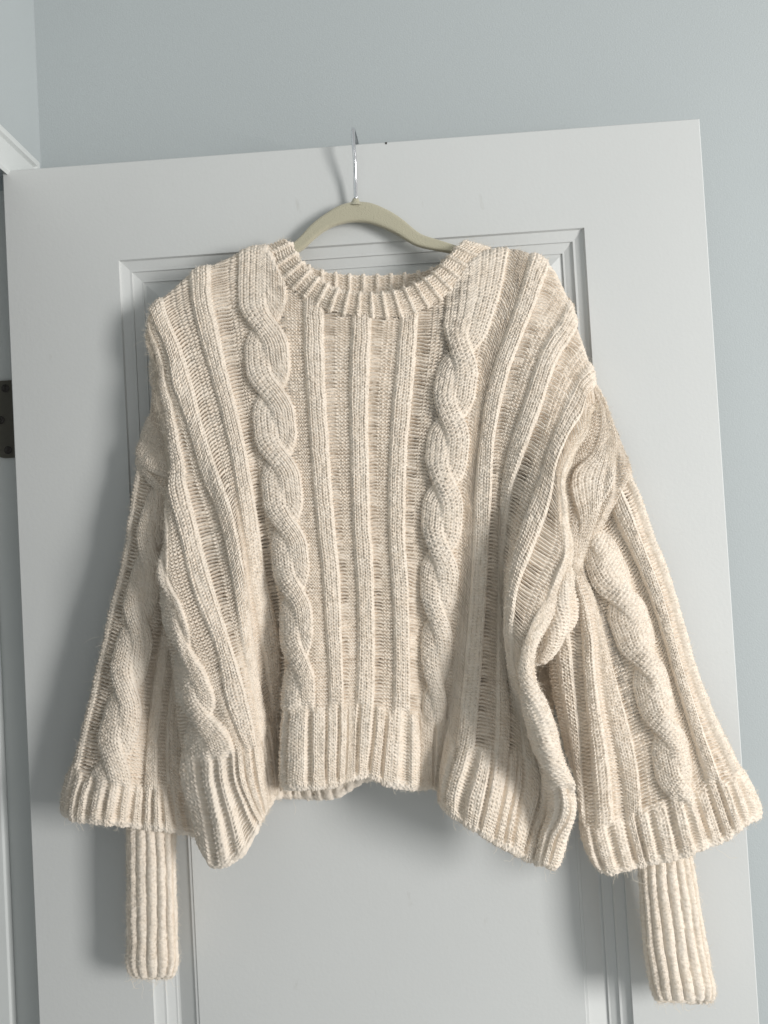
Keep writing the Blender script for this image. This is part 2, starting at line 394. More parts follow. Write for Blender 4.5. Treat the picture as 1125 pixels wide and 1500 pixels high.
def unit(a): return a / np.maximum(np.linalg.norm(a, axis=-1, keepdims=True), 1e-12)
def gridnorm(P):
    n = np.cross(np.gradient(P, axis=0), np.gradient(P, axis=1))
    return unit(n)
def roll_rows(P, r, ang, steps, end, sc=1.0):
    """extra rows that curl the edge round and back, away from the viewer"""
    N = gridnorm(P)
    if end == 'first': e, T = P[0], unit(P[0] - P[2])
    else: e, T = P[-1], unit(P[-1] - P[-3])
    n = N[0] if end == 'first' else N[-1]
    out = []
    for k in range(1, steps + 1):
        a = ang * k / steps
        out.append(e + sc * (r * math.sin(a) * T - r * (1 - math.cos(a)) * n))
    out = np.array(out)
    return out[::-1] if end == 'first' else out

def build_grid(name, P, H, parts, parent, label=None, N=None, hmask=None):
    """P base positions (rows, cols, 3), H relief mm; parts: list of (name, row slice, col slice)"""
    N = gridnorm(P)
    # soften normals a little so that folds do not tear the relief
    Q = P + N * (H[..., None] * 0.001)
    NN = gridnorm(Q)
    main = None; objs = []
    nr, nc = H.shape
    def sub(nm, blocks, par):
        Vs, Ns, Fs, off = [], [], [], 0
        for (r0, r1, c0, c1) in blocks:
            q = Q[r0:r1 + 1, c0:c1 + 1]; a, b = q.shape[:2]
            if a < 2 or b < 2: continue
            Vs.append(q.reshape(-1, 3)); Ns.append(NN[r0:r1 + 1, c0:c1 + 1].reshape(-1, 3))
            i = np.arange(a - 1)[:, None] * b + np.arange(b - 1)[None, :] + off
            Fs.append(np.stack([i, i + b, i + b + 1, i + 1], -1).reshape(-1, 4)); off += a * b
        V = np.concatenate(Vs); Nv = np.concatenate(Ns); Fq = np.concatenate(Fs)
        me = bpy.data.meshes.new(nm)
        me.vertices.add(len(V)); me.vertices.foreach_set('co', V.astype(np.float32).ravel())
        me.loops.add(Fq.size); me.loops.foreach_set('vertex_index', Fq.astype(np.int32).ravel())
        me.polygons.add(len(Fq)); me.polygons.foreach_set('loop_start', (np.arange(len(Fq)) * 4).astype(np.int32))
        me.polygons.foreach_set('use_smooth', np.ones(len(Fq), bool))
        me.update(calc_edges=True)
        me.normals_split_custom_set_from_vertices(Nv.astype(np.float32))
        return link(nm, me, M_wool, par)
    main = sub(name, parts[0][1], parent)
    if label: main['label'] = label
    for (nm, blocks) in parts[1:]: objs.append(sub(nm, blocks, main))
    if 'body' in name or 'sleeve' in name or 'cuff' in name or 'collar' in name:
        j = -8 if 'collar' not in name else 8
        EDGE.append((Q[j], NN[j]))
    FUZ.append((Q[::2, ::2].reshape(-1, 3), NN[::2, ::2].reshape(-1, 3), unit(np.gradient(Q, axis=0))[::2, ::2].reshape(-1, 3)))
    return main

PITCH_PX = 5.2
def patch(name, lines, segs, hem=None, hrows=22, rolls={}, seed=0, label=None, wres=6.5, rres=4.6, parent=None, wob=0.0012, hem_name='hem_band', split=True):
    """lines: [(u, [(x,y,d_cm) top..hem top], [(x,y,d) after hem top .. bottom])]"""
    us = np.array([l[0] for l in lines], float)
    Ls = []; B = []; Hm = []
    for (_, up, lo) in lines:
        P = np.array(up, float); s = np.r_[0, np.cumsum(np.linalg.norm(np.diff(P[:, :2], axis=0), axis=1))]
        Ls.append(s[-1]); B.append((s / s[-1], P))
        if lo:
            full = np.array([up[-1]] + list(lo), float); Hm.append(full)
    vm = np.array(Ls) / PITCH_PX
    nb = int(vm.mean() * rres) + 2
    ncol = int((us[-1] - us[0]) * wres) + 1
    ucol = np.linspace(us[0], us[-1], ncol)
    # snap column positions so that segment borders fall on columns
    for (a, b, _, _) in segs:
        for e in (a, b):
            ucol[np.argmin(np.abs(ucol - e))] = e
    t = np.linspace(0, 1, nb)
    body = np.stack([hermite(s, P, t, False) for s, P in B], 0)       # line, row, 3   (top -> hem top)
    vmax = hermite(us, vm, ucol, True)
    if hem is not None:
        nh = int(hrows * rres) + 1
        hemP = np.stack([hermite(np.r_[0, np.cumsum(np.linalg.norm(np.diff(p[:, :2], axis=0), axis=1))] / np.linalg.norm(np.diff(p[:, :2], axis=0), axis=1).sum(), p, np.linspace(0, 1, nh)[1:], False) for p in Hm], 0)
        body = np.concatenate([body, hemP], 1)
    G = hermite(us, body, ucol, True).transpose(1, 0, 2)              # row, col, 3
    # smooth a little down the rows and across, so the control polygon does not show
    def sm(G, ax, n):
        for _ in range(n):
            Gp = np.concatenate([G.take([0], ax), G, G.take([-1], ax)], ax)
            m = G.shape[ax]
            A = Gp.take(range(0, m), ax); C = Gp.take(range(2, m + 2), ax)
            new = 0.25 * A + 0.5 * G + 0.25 * C
            sl0 = [slice(None)] * 3; sl0[ax] = slice(1, -1)
            G = G.copy(); G[tuple(sl0)] = new[tuple(sl0)]
        return G
    G = sm(sm(G, 1, 10), 0, 14)
    vv = (1 - t)[:, None] * vmax[None, :] + (hrows if hem is not None else 0)
    if hem is not None:
        vv = np.concatenate([vv, np.repeat((hrows * (1 - np.linspace(0, 1, nh)[1:]))[:, None], ncol, 1)], 0)
    uu = np.repeat(ucol[None, :], len(vv), 0)
    G[..., 2] *= np.where(G[..., 2] > 1.2, 0.60 + 0.40 * sst(430, 840, G[..., 1]), 1.0)
    P = at(G[..., 0], G[..., 1], G[..., 2] * 0.01)
    P = P + gridnorm(P) * (wob * vnoise(uu * 0.16, vv * 0.07, seed + 9, 3))[..., None]
    def wsz(ax):   # stitch size at the border, m
        return 0.0045
    c_off = 0
    cut = {}
    for side, (r, ang) in rolls.items():
        ins = r * min(1, math.sin(math.radians(min(ang, 90)))) + 0.0012
        if side in ('left', 'right'):
            T = unit(P[:, 0] - P[:, 2]) if side == 'left' else unit(P[:, -1] - P[:, -3])
            e = P[:, :1] if side == 'left' else P[:, -1:]
        else:
            T = unit(P[0] - P[2])[None] if side == 'top' else unit(P[-1] - P[-3])[None]
            if side == 'top': ins *= 0.6
            e = P[:1] if side == 'top' else P[-1:]
        if side in ('left', 'right'): T = T[:, None]
        dist = np.linalg.norm(P - e, axis=-1)
        cut[side] = -T * (ins * (1 - sst(0, 5 * ins, dist)))[..., None]
    for c in cut.values(): P = P + c
    for side in ('left', 'right', 'top', 'bottom'):
        if side not in rolls: continue
        r, ang = rolls[side]; ang = math.radians(ang); arc = r * ang
        if side in ('top', 'bottom'):
            k = max(4, int(arc / 0.004 * rres)); wl = np.linalg.norm(np.gradient(P[0 if side == 'top' else -1], axis=0), axis=-1) / np.maximum(np.gradient(uu[0]), 1e-6)
            sc = np.clip(wl / (0.004 if side == 'top' else 0.0015), 0.08, 1)
            for _ in range(25): sc[1:-1] = 0.25 * sc[:-2] + 0.5 * sc[1:-1] + 0.25 * sc[2:]
            E = roll_rows(P, r, ang, k, 'first' if side == 'top' else 'last', sc[:, None])
            dv = arc / 0.004
            if side == 'top':
                P = np.concatenate([E, P], 0); ev = vv[0][None] + (dv * (1 - np.arange(k) / k))[:, None]
                vv = np.concatenate([ev, vv], 0); uu = np.concatenate([np.repeat(uu[:1], k, 0), uu], 0)
            else:
                P = np.concatenate([P, E], 0); ev = vv[-1][None] - (dv * (np.arange(k) + 1) / k)[:, None]
                vv = np.concatenate([vv, ev], 0); uu = np.concatenate([uu, np.repeat(uu[-1:], k, 0)], 0)
        else:
            tp_ = (0.12 + 0.88 * sst(0, 26, np.arange(len(P))))[:, None]
            k = max(4, int(arc / 0.0055 * wres)); PT = P.transpose(1, 0, 2)
            N = gridnorm(P).transpose(1, 0, 2)
            if side == 'left': e, T, n = PT[0], unit(PT[0] - PT[2]), N[0]
            else: e, T, n = PT[-1], unit(PT[-1] - PT[-3]), N[-1]
            E = np.array([e + tp_ * (r * math.sin(ang * (i + 1) / k) * T - r * (1 - math.cos(ang * (i + 1) / k)) * n) for i in range(k)])
            du = arc / 0.0055
            if side == 'left':
                P = np.concatenate([E[::-1], PT], 0).transpose(1, 0, 2); c_off = k
                ue = us[0] - (du * (1 - np.arange(k) / k)); uu = np.concatenate([np.repeat(ue[None], len(uu), 0), uu], 1); vv = np.concatenate([np.repeat(vv[:, :1], k, 1), vv], 1)
                segs = [(us[0] - du - 1, us[0], 'purl', {'lad': 0})] + segs
            else:
                P = np.concatenate([PT, E], 0).transpose(1, 0, 2)
                ue = us[-1] + (du * (np.arange(k) + 1) / k); uu = np.concatenate([uu, np.repeat(ue[None], len(uu), 0)], 1); vv = np.concatenate([vv, np.repeat(vv[:, -1:], k, 1)], 1)
                segs = segs + [(us[-1], us[-1] + du + 1, 'purl', {'lad': 0})]
    Hh = height(uu, vv, segs, hrows if hem is not None else 0, hem, seed)
    # relief shrinks where the knit is bunched together
    wl = np.linalg.norm(np.gradient(P, axis=1), axis=-1) / np.maximum(np.gradient(uu, axis=1), 1e-6)
    rl = np.linalg.norm(np.gradient(P, axis=0), axis=-1) / np.maximum(-np.gradient(vv, axis=0), 1e-6)
    fac = np.clip(wl / 0.0036, 0.06, 1) * np.clip(rl / 0.0022, 0.1, 1)
    for _ in range(6):
        fac[:, 1:-1] = 0.25 * fac[:, :-2] + 0.5 * fac[:, 1:-1] + 0.25 * fac[:, 2:]
        fac[1:-1] = 0.25 * fac[:-2] + 0.5 * fac[1:-1] + 0.25 * fac[2:]
    Hh = (Hh + 0.35 * vnoise(uu * 2.6, vv * 2.1, seed + 20, 2)) * fac
    # parts
    u0 = uu[0]; nrow = len(vv); ncol = len(u0)
    hr = nrow - 1
    if hem is not None:
        hr = int(np.argmin(np.abs(vv[:, ncol // 2] - hrows)))
    bl = {'main': [], 'cable': [], 'rib': []}
    if split:
        last = 0
        for (a, b, typ, prm) in segs:
            c0 = int(np.argmin(np.abs(u0 - max(a, u0[0])))); c1 = int(np.argmin(np.abs(u0 - min(b, u0[-1]))))
            bl['main' if typ in ('purl', 'plain') else typ].append((0, hr, c0, c1))
    else: bl['main'].append((0, hr, 0, ncol - 1))
    if not bl['main']: bl['main'] = [bl['rib'].pop()]
    parts = [(name, bl['main'])] + [('cable', [x]) for x in bl['cable']] + [('rib', [x]) for x in bl['rib']]
    if hem is not None: parts.append((hem_name, [(hr, nrow - 1, 0, ncol - 1)]))
    return build_grid(name, P, Hh, parts, parent or sweater, label)

def seq(spec, u0=0.0):
    """[(type, wales, params)] -> segs and border u values"""
    segs = []; u = u0; us = [u]
    for typ, n, prm in spec:
        segs.append((u, u + n, typ, prm)); u += n; us.append(u)
    return segs, us

# ---- body
spec = [('cable', 8, dict(per=20, v0=33, h=6.6)), ('purl', 4, {'lad': 0.0}), ('rib', 4, {}), ('purl', 4, {}), ('rib', 4, {}), ('purl', 4, {'lad': 0.3}), ('rib', 4, {}), ('purl', 4, {'lad': 0.6}),
        ('cable', 8, dict(per=18.85, v0=36.2, vtop=139)), ('purl', 4, {'lad': 0.0}), ('rib', 4, {}), ('purl', 5, {'lad': 0.4}), ('rib', 4, {}), ('purl', 5, {'lad': 0.4}), ('rib', 4, {}), ('purl', 5, {'lad': 0.55}),
        ('cable', 8, dict(per=18.85, v0=31.6, vtop=135.5)), ('purl', 4, {'lad': 0.0}), ('rib', 4, {}), ('purl', 5, {}), ('rib', 4, {}), ('purl', 5, {}), ('rib', 4, {}), ('purl', 4, {'lad': 0.5}),
        ('cable', 8, dict(per=24, v0=29, h=8.0))]
segs, us = seq(spec)
U = us
body = [
 (U[0], [(220,500,4.2),(225,560,4.2),(238,610,4.2),(247,660,4.1),(251,730,4.0),(245,800,5.0),(228,855,5.8),(231,900,6.3),(238,940,6.6),(246,990,6.8),(250,1040,6.8),(259,1105,6.6)], [(263,1140,6.4),(275,1180,6.2),(290,1236,5.8)]),
 (4.0, [(220,494,4.4),(225,552,4.5),(237,603,4.5),(246,652,4.5),(250,722,4.5),(247,790,5.8),(240,848,7.2),(255,895,8.2),(266,940,8.6),(276,990,8.8),(290,1040,8.9),(306,1104,8.8)], [(312,1150,8.6),(322,1200,8.2),(336,1262,7.4)]),
 (U[1], [(220,488,4.6),(225,545,4.8),(236,596,4.8),(245,645,4.9),(248,715,5.0),(247,775,6.4),(246,840,7.6),(265,890,8.8),(283,940,9.2),(301,985,9.4),(324,1040,9.5),(346,1102,9.3)], [(351,1145,9.0),(365,1180,8.4),(380,1212,7.6)]),
 (U[2], [(219,478,4.8),(223,532,5.1),(237,580,5.2),(246,620,5.3),(249,680,5.4),(252,740,6.2),(262,790,7.2),(273,840,8.0),(290,890,8.9),(312,940,9.2),(334,1040,9.4),(358,1098,9.0)], [(364,1145,8.6),(376,1180,8.0),(386,1203,7.2)]),
 (U[3], [(219,470,5.0),(227,515,5.5),(242,560,5.8),(253,590,6.0),(260,630,6.2),(271,690,6.4),(282,740,6.9),(308,840,8.0),(338,940,9.0),(354,990,9.2),(367,1040,9.0),(376,1090,8.6)], [(381,1135,8.1),(388,1175,7.4),(392,1193,6.8)]),
 (U[4], [(221,463,5.0),(231,495,5.6),(246,540,6.2),(258,580,6.5),(275,630,6.7),(296,700,7.0),(316,745,7.3),(338,840,8.2),(353,940,8.7),(363,990,8.4),(373,1040,8.0),(381,1086,7.6)], [(387,1130,7.2),(392,1165,6.6),(394,1186,6.2)]),
 (U[5], [(239,437,5.0),(248,468,5.8),(268,516,6.4),(281,556,6.8),(300,630,7.2),(320,690,7.6),(340,745,7.9),(358,840,8.2),(370,940,7.6),(380,1000,6.9),(388,1040,6.4),(392,1058,6.2)], [(397,1105,5.8),(401,1145,5.4),(402,1172,5.2)]),
 (U[6], [(276,402,5.0),(280,440,5.8),(288,480,6.2),(302,530,6.6),(322,600,7.0),(336,660,7.3),(350,745,7.6),(364,840,7.4),(381,940,6.4),(392,1000,5.6),(397,1035,5.3),(398,1048,5.2)], [(403,1100,5.0),(406,1140,4.8),(407,1164,4.6)]),
 (U[7], [(309,389,5.0),(310,430,5.9),(320,480,6.3),(334,545,6.7),(348,600,7.0),(361,660,7.2),(376,745,7.1),(390,840,6.4),(409,940,5.0),(412,1000,4.5),(413,1030,4.3),(413,1042,4.2)], [(412,1090,4.2),(411,1130,4.1),(411,1158,4.0)]),
 (U[7]+2, [(329,380,5.0),(330,430,5.9),(338,480,6.2),(350,545,6.5),(362,610,6.8),(376,680,6.9),(388,760,6.7),(400,840,6.0),(418,940,4.8),(424,1000,4.4),(426,1030,4.4),(426,1040,4.4)], [(425,1080,4.4),(424,1120,4.4),(423,1156,4.4)]),
 (U[8], [(349,369,5.1),(348,430,6.0),(354,490,6.3),(362,560,6.6),(370,620,6.9),(382,700,7.1),(394,780,7.1),(405,850,7.0),(414,925,7.0),(417,1000,7.4),(417,1030,7.6),(417,1040,7.7)], [(415,1080,7.8),(414,1120,7.9),(414,1156,7.9)]),
 (U[8]+4, [(387,361,5.2),(386,425,6.2),(388,490,6.5),(397,560,6.8),(404,625,7.1),(413,705,7.4),(422,780,7.6),(430,840,7.8),(437,920,8.2),(440,990,8.6),(440,1026,8.8),(440,1038,8.8)], [(439,1080,9.0),(438,1120,9.1),(438,1157,9.1)]),
 (U[9], [(418,410,5.6),(420,450,6.2),(423,500,6.5),(429,570,6.8),(436,640,7.1),(443,716,7.3),(449,780,7.5),(454,830,7.7),(458,900,8.1),(461,980,8.6),(462,1020,8.8),(462,1036,8.8)], [(462,1080,9.0),(462,1120,9.1),(462,1157,9.1)]),
 (U[10], [(444,424,5.8),(444,465,6.2),(445,520,6.5),(449,580,6.7),(454,650,7.0),(459,720,7.2),(465,780,7.4),(471,840,7.6),(476,920,8.0),(480,980,8.3),(481,1020,8.5),(481,1036,8.5)], [(481,1080,8.8),(480,1120,8.9),(481,1156,8.9)]),
 (U[11], [(475,444,5.9),(475,490,6.2),(476,540,6.5),(479,600,6.7),(483,660,6.9),(488,730,7.1),(493,790,7.3),(498,840,7.4),(501,930,7.8),(503,985,8.1),(504,1020,8.3),(504,1036,8.3)], [(503,1080,8.5),(502,1115,8.6),(501,1150,8.6)]),
 (U[12], [(515,452,6.0),(514,490,6.2),(512,540,6.4),(512,600,6.6),(513,670,6.8),(515,740,7.0),(518,800,7.1),(522,860,7.2),(523,940,7.5),(522,985,7.8),(521,1020,7.9),(520,1036,8.0)], [(518,1075,8.1),(517,1110,8.2),(515,1145,8.2)]),
 (U[13], [(546,452,6.0),(544,490,6.2),(542,540,6.4),(540,600,6.6),(541,680,6.8),(543,760,7.0),(547,820,7.1),(549,890,7.2),(550,960,7.4),(550,1000,7.6),(549,1022,7.7),(548,1036,7.8)], [(545,1075,7.8),(541,1110,7.8),(538,1140,7.7)]),
 (U[14], [(586,452,5.9),(583,490,6.1),(579,540,6.3),(574,590,6.5),(570,660,6.7),(568,720,6.8),(569,785,6.9),(572,840,7.0),(576,920,7.1),(576,985,7.2),(575,1022,7.2),(574,1038,7.2)], [(571,1075,7.3),(568,1115,7.3),(566,1151,7.3)]),
 (U[15], [(614,446,5.8),(611,490,6.1),(608,540,6.3),(602,600,6.5),(597,660,6.7),(595,720,6.8),(594,785,6.9),(598,840,6.9),(600,920,6.9),(601,980,6.9),(601,1025,6.9),(601,1042,6.9)], [(601,1080,7.0),(600,1120,7.0),(600,1158,7.0)]),
 (U[16], [(654,424,5.7),(650,470,6.1),(643,520,6.3),(634,575,6.5),(626,630,6.6),(621,690,6.7),(617,750,6.7),(615,830,6.6),(616,920,6.4),(617,990,6.2),(618,1030,6.0),(618,1046,6.0)], [(618,1085,5.9),(618,1120,5.8),(617,1157,5.8)]),
 (U[16]+4, [(702,372,5.2),(694,440,6.2),(678,505,6.6),(668,560,6.8),(660,620,6.9),(654,680,7.0),(649,745,7.0),(644,830,6.9),(641,920,6.7),(639,990,6.4),(636,1040,6.0),(635,1056,5.9)], [(634,1090,5.7),(633,1125,5.5),(632,1157,5.4)]),
 (U[17], [(746,364,5.1),(734,425,6.1),(714,490,6.5),(703,535,6.7),(695,595,6.8),(688,650,6.9),(681,715,6.8),(676,790,6.7),(669,880,6.5),(662,960,6.2),(656,1030,5.8),(653,1058,5.6)], [(648,1095,5.4),(644,1130,5.2),(641,1158,5.1)]),
 (U[17]+2, [(762,366,5.1),(749,425,6.1),(728,490,6.4),(713,540,6.6),(702,600,6.7),(695,655,6.8),(688,720,6.7),(684,795,6.6),(678,885,6.5),(670,970,6.4),(663,1040,6.3),(658,1072,6.2)], [(653,1108,6.2),(649,1145,6.2),(646,1180,6.2)]),
 (U[18], [(777,371,5.1),(764,418,6.1),(745,475,6.4),(722,540,6.6),(710,590,6.7),(703,640,6.8),(696,705,6.7),(693,780,6.6),(688,880,6.6),(680,980,6.9),(674,1045,7.3),(669,1090,7.5)], [(660,1125,7.8),(654,1155,7.9),(652,1187,7.9)]),
 (U[19], [(806,388,5.0),(790,432,6.2),(772,478,6.6),(748,540,7.0),(733,600,7.1),(725,645,7.1),(721,720,6.9),(717,790,6.7),(712,890,6.6),(706,985,7.0),(701,1045,7.5),(697,1090,8.0)], [(687,1130,8.5),(678,1162,8.7),(672,1204,8.7)]),
 (U[20], [(834,438,4.8),(818,470,5.8),(800,496,6.4),(782,540,6.9),(764,598,7.2),(750,640,7.1),(739,680,6.8),(731,760,6.4),(729,880,6.1),(727,985,6.3),(726,1045,6.9),(725,1095,7.6)], [(720,1135,8.6),(713,1175,9.0),(702,1222,8.9)]),
 (U[21], [(847,480,4.8),(836,498,5.5),(818,526,6.4),(808,552,7.0),(792,602,7.5),(772,655,7.7),(753,710,7.4),(741,780,6.8),(737,880,6.2),(741,970,6.0),(747,1040,6.2),(746,1098,6.9)], [(740,1140,8.0),(731,1185,8.6),(722,1235,8.6)]),
 (U[22], [(865,530,4.8),(853,543,5.4),(836,572,6.4),(820,608,7.3),(806,648,8.0),(786,710,8.8),(762,775,9.2),(744,850,9.2),(741,920,9.0),(748,985,8.0),(760,1045,6.6),(766,1110,6.4)], [(763,1150,7.2),(754,1195,7.8),(744,1246,8.0)]),
 (U[23], [(877,572,4.6),(868,582,5.2),(850,618,6.4),(834,645,7.3),(819,680,8.2),(803,750,9.2),(779,812,9.8),(758,870,10.2),(756,920,10.2),(761,985,9.6),(776,1055,7.2),(792,1130,6.4)], [(792,1165,6.8),(780,1210,7.2),(764,1257,7.4)]),
 (U[24], [(886,598,4.4),(874,606,4.9),(856,636,6.0),(838,664,7.0),(824,700,8.0),(819,750,8.8),(825,810,9.2),(797,875,9.8),(776,940,10.6),(769,1000,10.6),(785,1070,9.6),(800,1150,8.0)], [(806,1180,7.6),(800,1222,7.4),(788,1268,7.2)]),
 (U[24]+4, [(888,601,4.2),(876,609,4.7),(857,640,5.7),(840,669,6.6),(826,706,7.4),(822,756,7.8),(829,818,8.2),(806,885,9.2),(782,945,10.8),(780,1000,11.4),(804,1070,11.9),(826,1152,10.8)], [(829,1185,9.8),(818,1225,8.4),(804,1272,7.8)]),
 (U[25], [(890,604,4.0),(878,612,4.4),(858,643,5.2),(842,673,6.0),(828,712,6.6),(824,762,6.8),(832,824,7.0),(816,893,8.0),(788,952,10.0),(793,1000,10.6),(818,1070,10.6),(845,1156,9.4)], [(843,1185,8.6),(833,1225,8.0),(820,1276,7.4)]),
]
def between(a, b, u, last):
    up = [tuple((np.array(p) + np.array(q)) / 2) for p, q in zip(a[1], b[1])]; lo = [tuple((np.array(p) + np.array(q)) / 2) for p, q in zip(a[2], b[2])]
    lo[-1] = last; return (u, up, lo)
body.insert(2, between(body[1], body[2], 6.0, (360, 1247, 7.6))); body.insert(1, between(body[0], body[1], 2.0, (310, 1263, 6.8)))
hg = [(2,.6),(4.5,.7),(6.7,.7),(8,.6),(11,.5),(14,.6),(17.5,.5),(20,.5),(23,.5),(26,.6),(29,.5),(31,.5),(34,.5),(37.5,.5),(42.4,1.0),(47.3,.55),(50.5,.5),(53.6,.55),(58,.55),(61.2,.6),(64.6,.6),(69.0,1.1),(73.4,.6),(79.5,.7),(84,.6),(87.3,.6),(91.2,1.2),(95.6,.6),(100,.6),(103,.5),(105.3,.6),(109.5,.7),(113,.7),(116.5,.6),(119,.5)]
patch('front_body', body, segs, hem=([g for g, _ in hg], [x for _, x in hg]), hrows=22,
      rolls={'left': (0.011, 140), 'right': (0.009, 150), 'bottom': (0.0035, 175), 'top': (0.012, 140)}, seed=10)

# ---- back of the body, seen below the front hem and through the folds
def back_body():
    sp = []
    for i in range(11): sp += [('rib', 4, {}), ('purl', 5, {'lad': 0.0})]
    sg, uu = seq(sp)
    xs_top = np.linspace(232, 842, len(uu)); L = []
    for i, u in enumerate(uu):
        f = i / (len(uu) - 1); xt = 232 + 610 * f
        yt = np.interp(xt, [232, 300, 386, 430, 540, 670, 714, 800, 842], [452, 402, 378, 400, 436, 400, 378, 400, 446])
        xb = 300 + 505 * f
        yb = np.interp(xb, [300, 380, 410, 440, 480, 500, 520, 560, 640, 700, 805], [1200, 1176, 1169, 1170, 1172, 1168, 1150, 1140, 1150, 1180, 1230])
        dep = 2.2 + 1.0 * math.sin(f * 19)
        L.append((u, [(xt, yt, 1.8), ((xt + xb) / 2, 700, 1.8), (xb + (xt - xb) * 0.1, yb - 120, dep)], [(xb, yb, dep + 0.4)]))
    gro = [2 + 2.9 * k for k in range(34)]
    patch('back_body', L, sg, hem=(gro, [0.6] * len(gro)), hrows=22, rolls={'bottom': (0.0035, 170)}, seed=60, wres=2.6, rres=2.4, split=False)
back_body()

# ---- left sleeve (picture left)
sgS, uS = seq([('rib', 2, {}), ('purl', 3, {'lad': 1.0}), ('cable', 8, dict(per=19.5, v0=39, h=4.4)), ('purl', 3, {'lad': 0.0}), ('rib', 4, {}), ('purl', 3, {'lad': 0.0}), ('rib', 4, {})])
sl = [
 (uS[0], [(203,650,2.0),(188,740,2.6),(180,790,2.6),(167,850,2.7),(152,926,2.9),(134,992,3.1),(117,1062,3.3),(98,1125,3.4)], [(90,1160,3.4),(86,1190,3.4)]),
 (uS[1], [(208,652,2.6),(193,744,3.4),(184,806,3.4),(174,850,3.6),(161,910,3.8),(148,968,4.0),(129,1050,4.3),(110,1130,4.4)], [(103,1165,4.5),(98,1198,4.5)]),
 (uS[2], [(222,660,3.0),(207,744,4.0),(198,790,4.1),(188,845,4.3),(177,896,4.5),(167,950,4.7),(150,1040,5.1),(130,1136,5.2)], [(124,1170,5.3),(119,1204,5.3)]),
 (uS[2]+4, [(240,674,3.2),(227,754,4.5),(220,800,4.8),(211,850,5.0),(204,896,5.2),(196,950,5.4),(180,1045,5.9),(163,1142,6.0)], [(157,1174,6.0),(151,1209,6.0)]),
 (uS[3], [(254,725,3.9),(248,765,4.1),(242,810,4.3),(235,855,4.5),(229,905,4.7),(222,955,4.9),(207,1050,5.3),(192,1148,5.4)], [(188,1178,5.4),(184,1212,5.4)]),
 (uS[4], [(266,735,3.2),(260,790,3.4),(252,840,3.5),(245,880,3.7),(237,925,3.8),(229,970,4.0),(218,1055,4.4),(211,1150,4.8)], [(209,1182,4.9),(207,1215,4.9)]),
 (uS[5], [(280,745,3.2),(274,800,3.4),(265,860,3.6),(259,900,3.8),(251,950,4.0),(244,995,4.2),(236,1070,4.6),(232,1150,4.9)], [(232,1184,5.0),(232,1218,5.0)]),
 (uS[6], [(292,755,2.8),(288,810,3.0),(280,870,3.2),(272,920,3.3),(264,970,3.5),(257,1015,3.7),(250,1085,4.1),(251,1152,4.5)], [(253,1186,4.6),(256,1221,4.6)]),
 (uS[7], [(310,765,2.6),(306,820,2.8),(302,880,3.0),(298,930,3.1),(292,980,3.2),(286,1025,3.3),(282,1090,3.5),(286,1155,3.8)], [(292,1190,3.9),(300,1228,3.9)]),
]
gl = [(1.2,.5),(3.5,.6),(6.0,.7),(8.6,.6),(11,.6),(13.6,.6),(16.2,.6),(18.6,.6),(21,.6),(23.6,.6),(26,.6)]
patch('sleeve', sl, sgS, hem=([a for a, _ in gl], [b for _, b in gl]), hrows=13, rolls={'left': (0.009, 170), 'right': (0.008, 120), 'bottom': (0.004, 175)}, seed=20, hem_name='sleeve_band')

# ---- dropped shoulder, left: wales running down to the armhole seam
sgD, uD = seq([('purl', 5, {'lad': 0}), ('rib', 5, {'h': 1.6}), ('purl', 5, {'lad': 0}), ('cable', 10, dict(per=26, v0=12, h=3.6)), ('plain', 2, {})])
# lines here run from the outer edge inwards and downwards
dl = [
 (uD[0], [(270,520,4.3),(262,500,4.2),(240,478,3.8),(219,462,3.2)], None),
 (uD[1], [(276,585,4.3),(262,560,4.2),(240,535,3.9),(218,512,3.2)], None),
 (uD[2], [(280,640,4.2),(264,618,4.1),(240,588,3.9),(217,560,3.1)], None),
 (uD[3], [(282,690,4.2),(264,668,4.1),(238,636,3.9),(214,606,3.0)], None),
 (uD[3]+5, [(282,722,4.4),(262,702,4.5),(233,668,4.3),(204,640,3.0)], None),
 (uD[4], [(280,752,4.8),(258,731,4.9),(226,700,4.7),(197,664,3.3)], None),
 (uD[5], [(278,764,4.4),(256,742,4.5),(222,710,4.3),(194,674,3.0)], None),
]
dl = [(u, a, b) for u, a, b in dl]
patch('dropped_shoulder', dl, sgD, rolls={'bottom': (0.009, 160)}, seed=30, split=False)

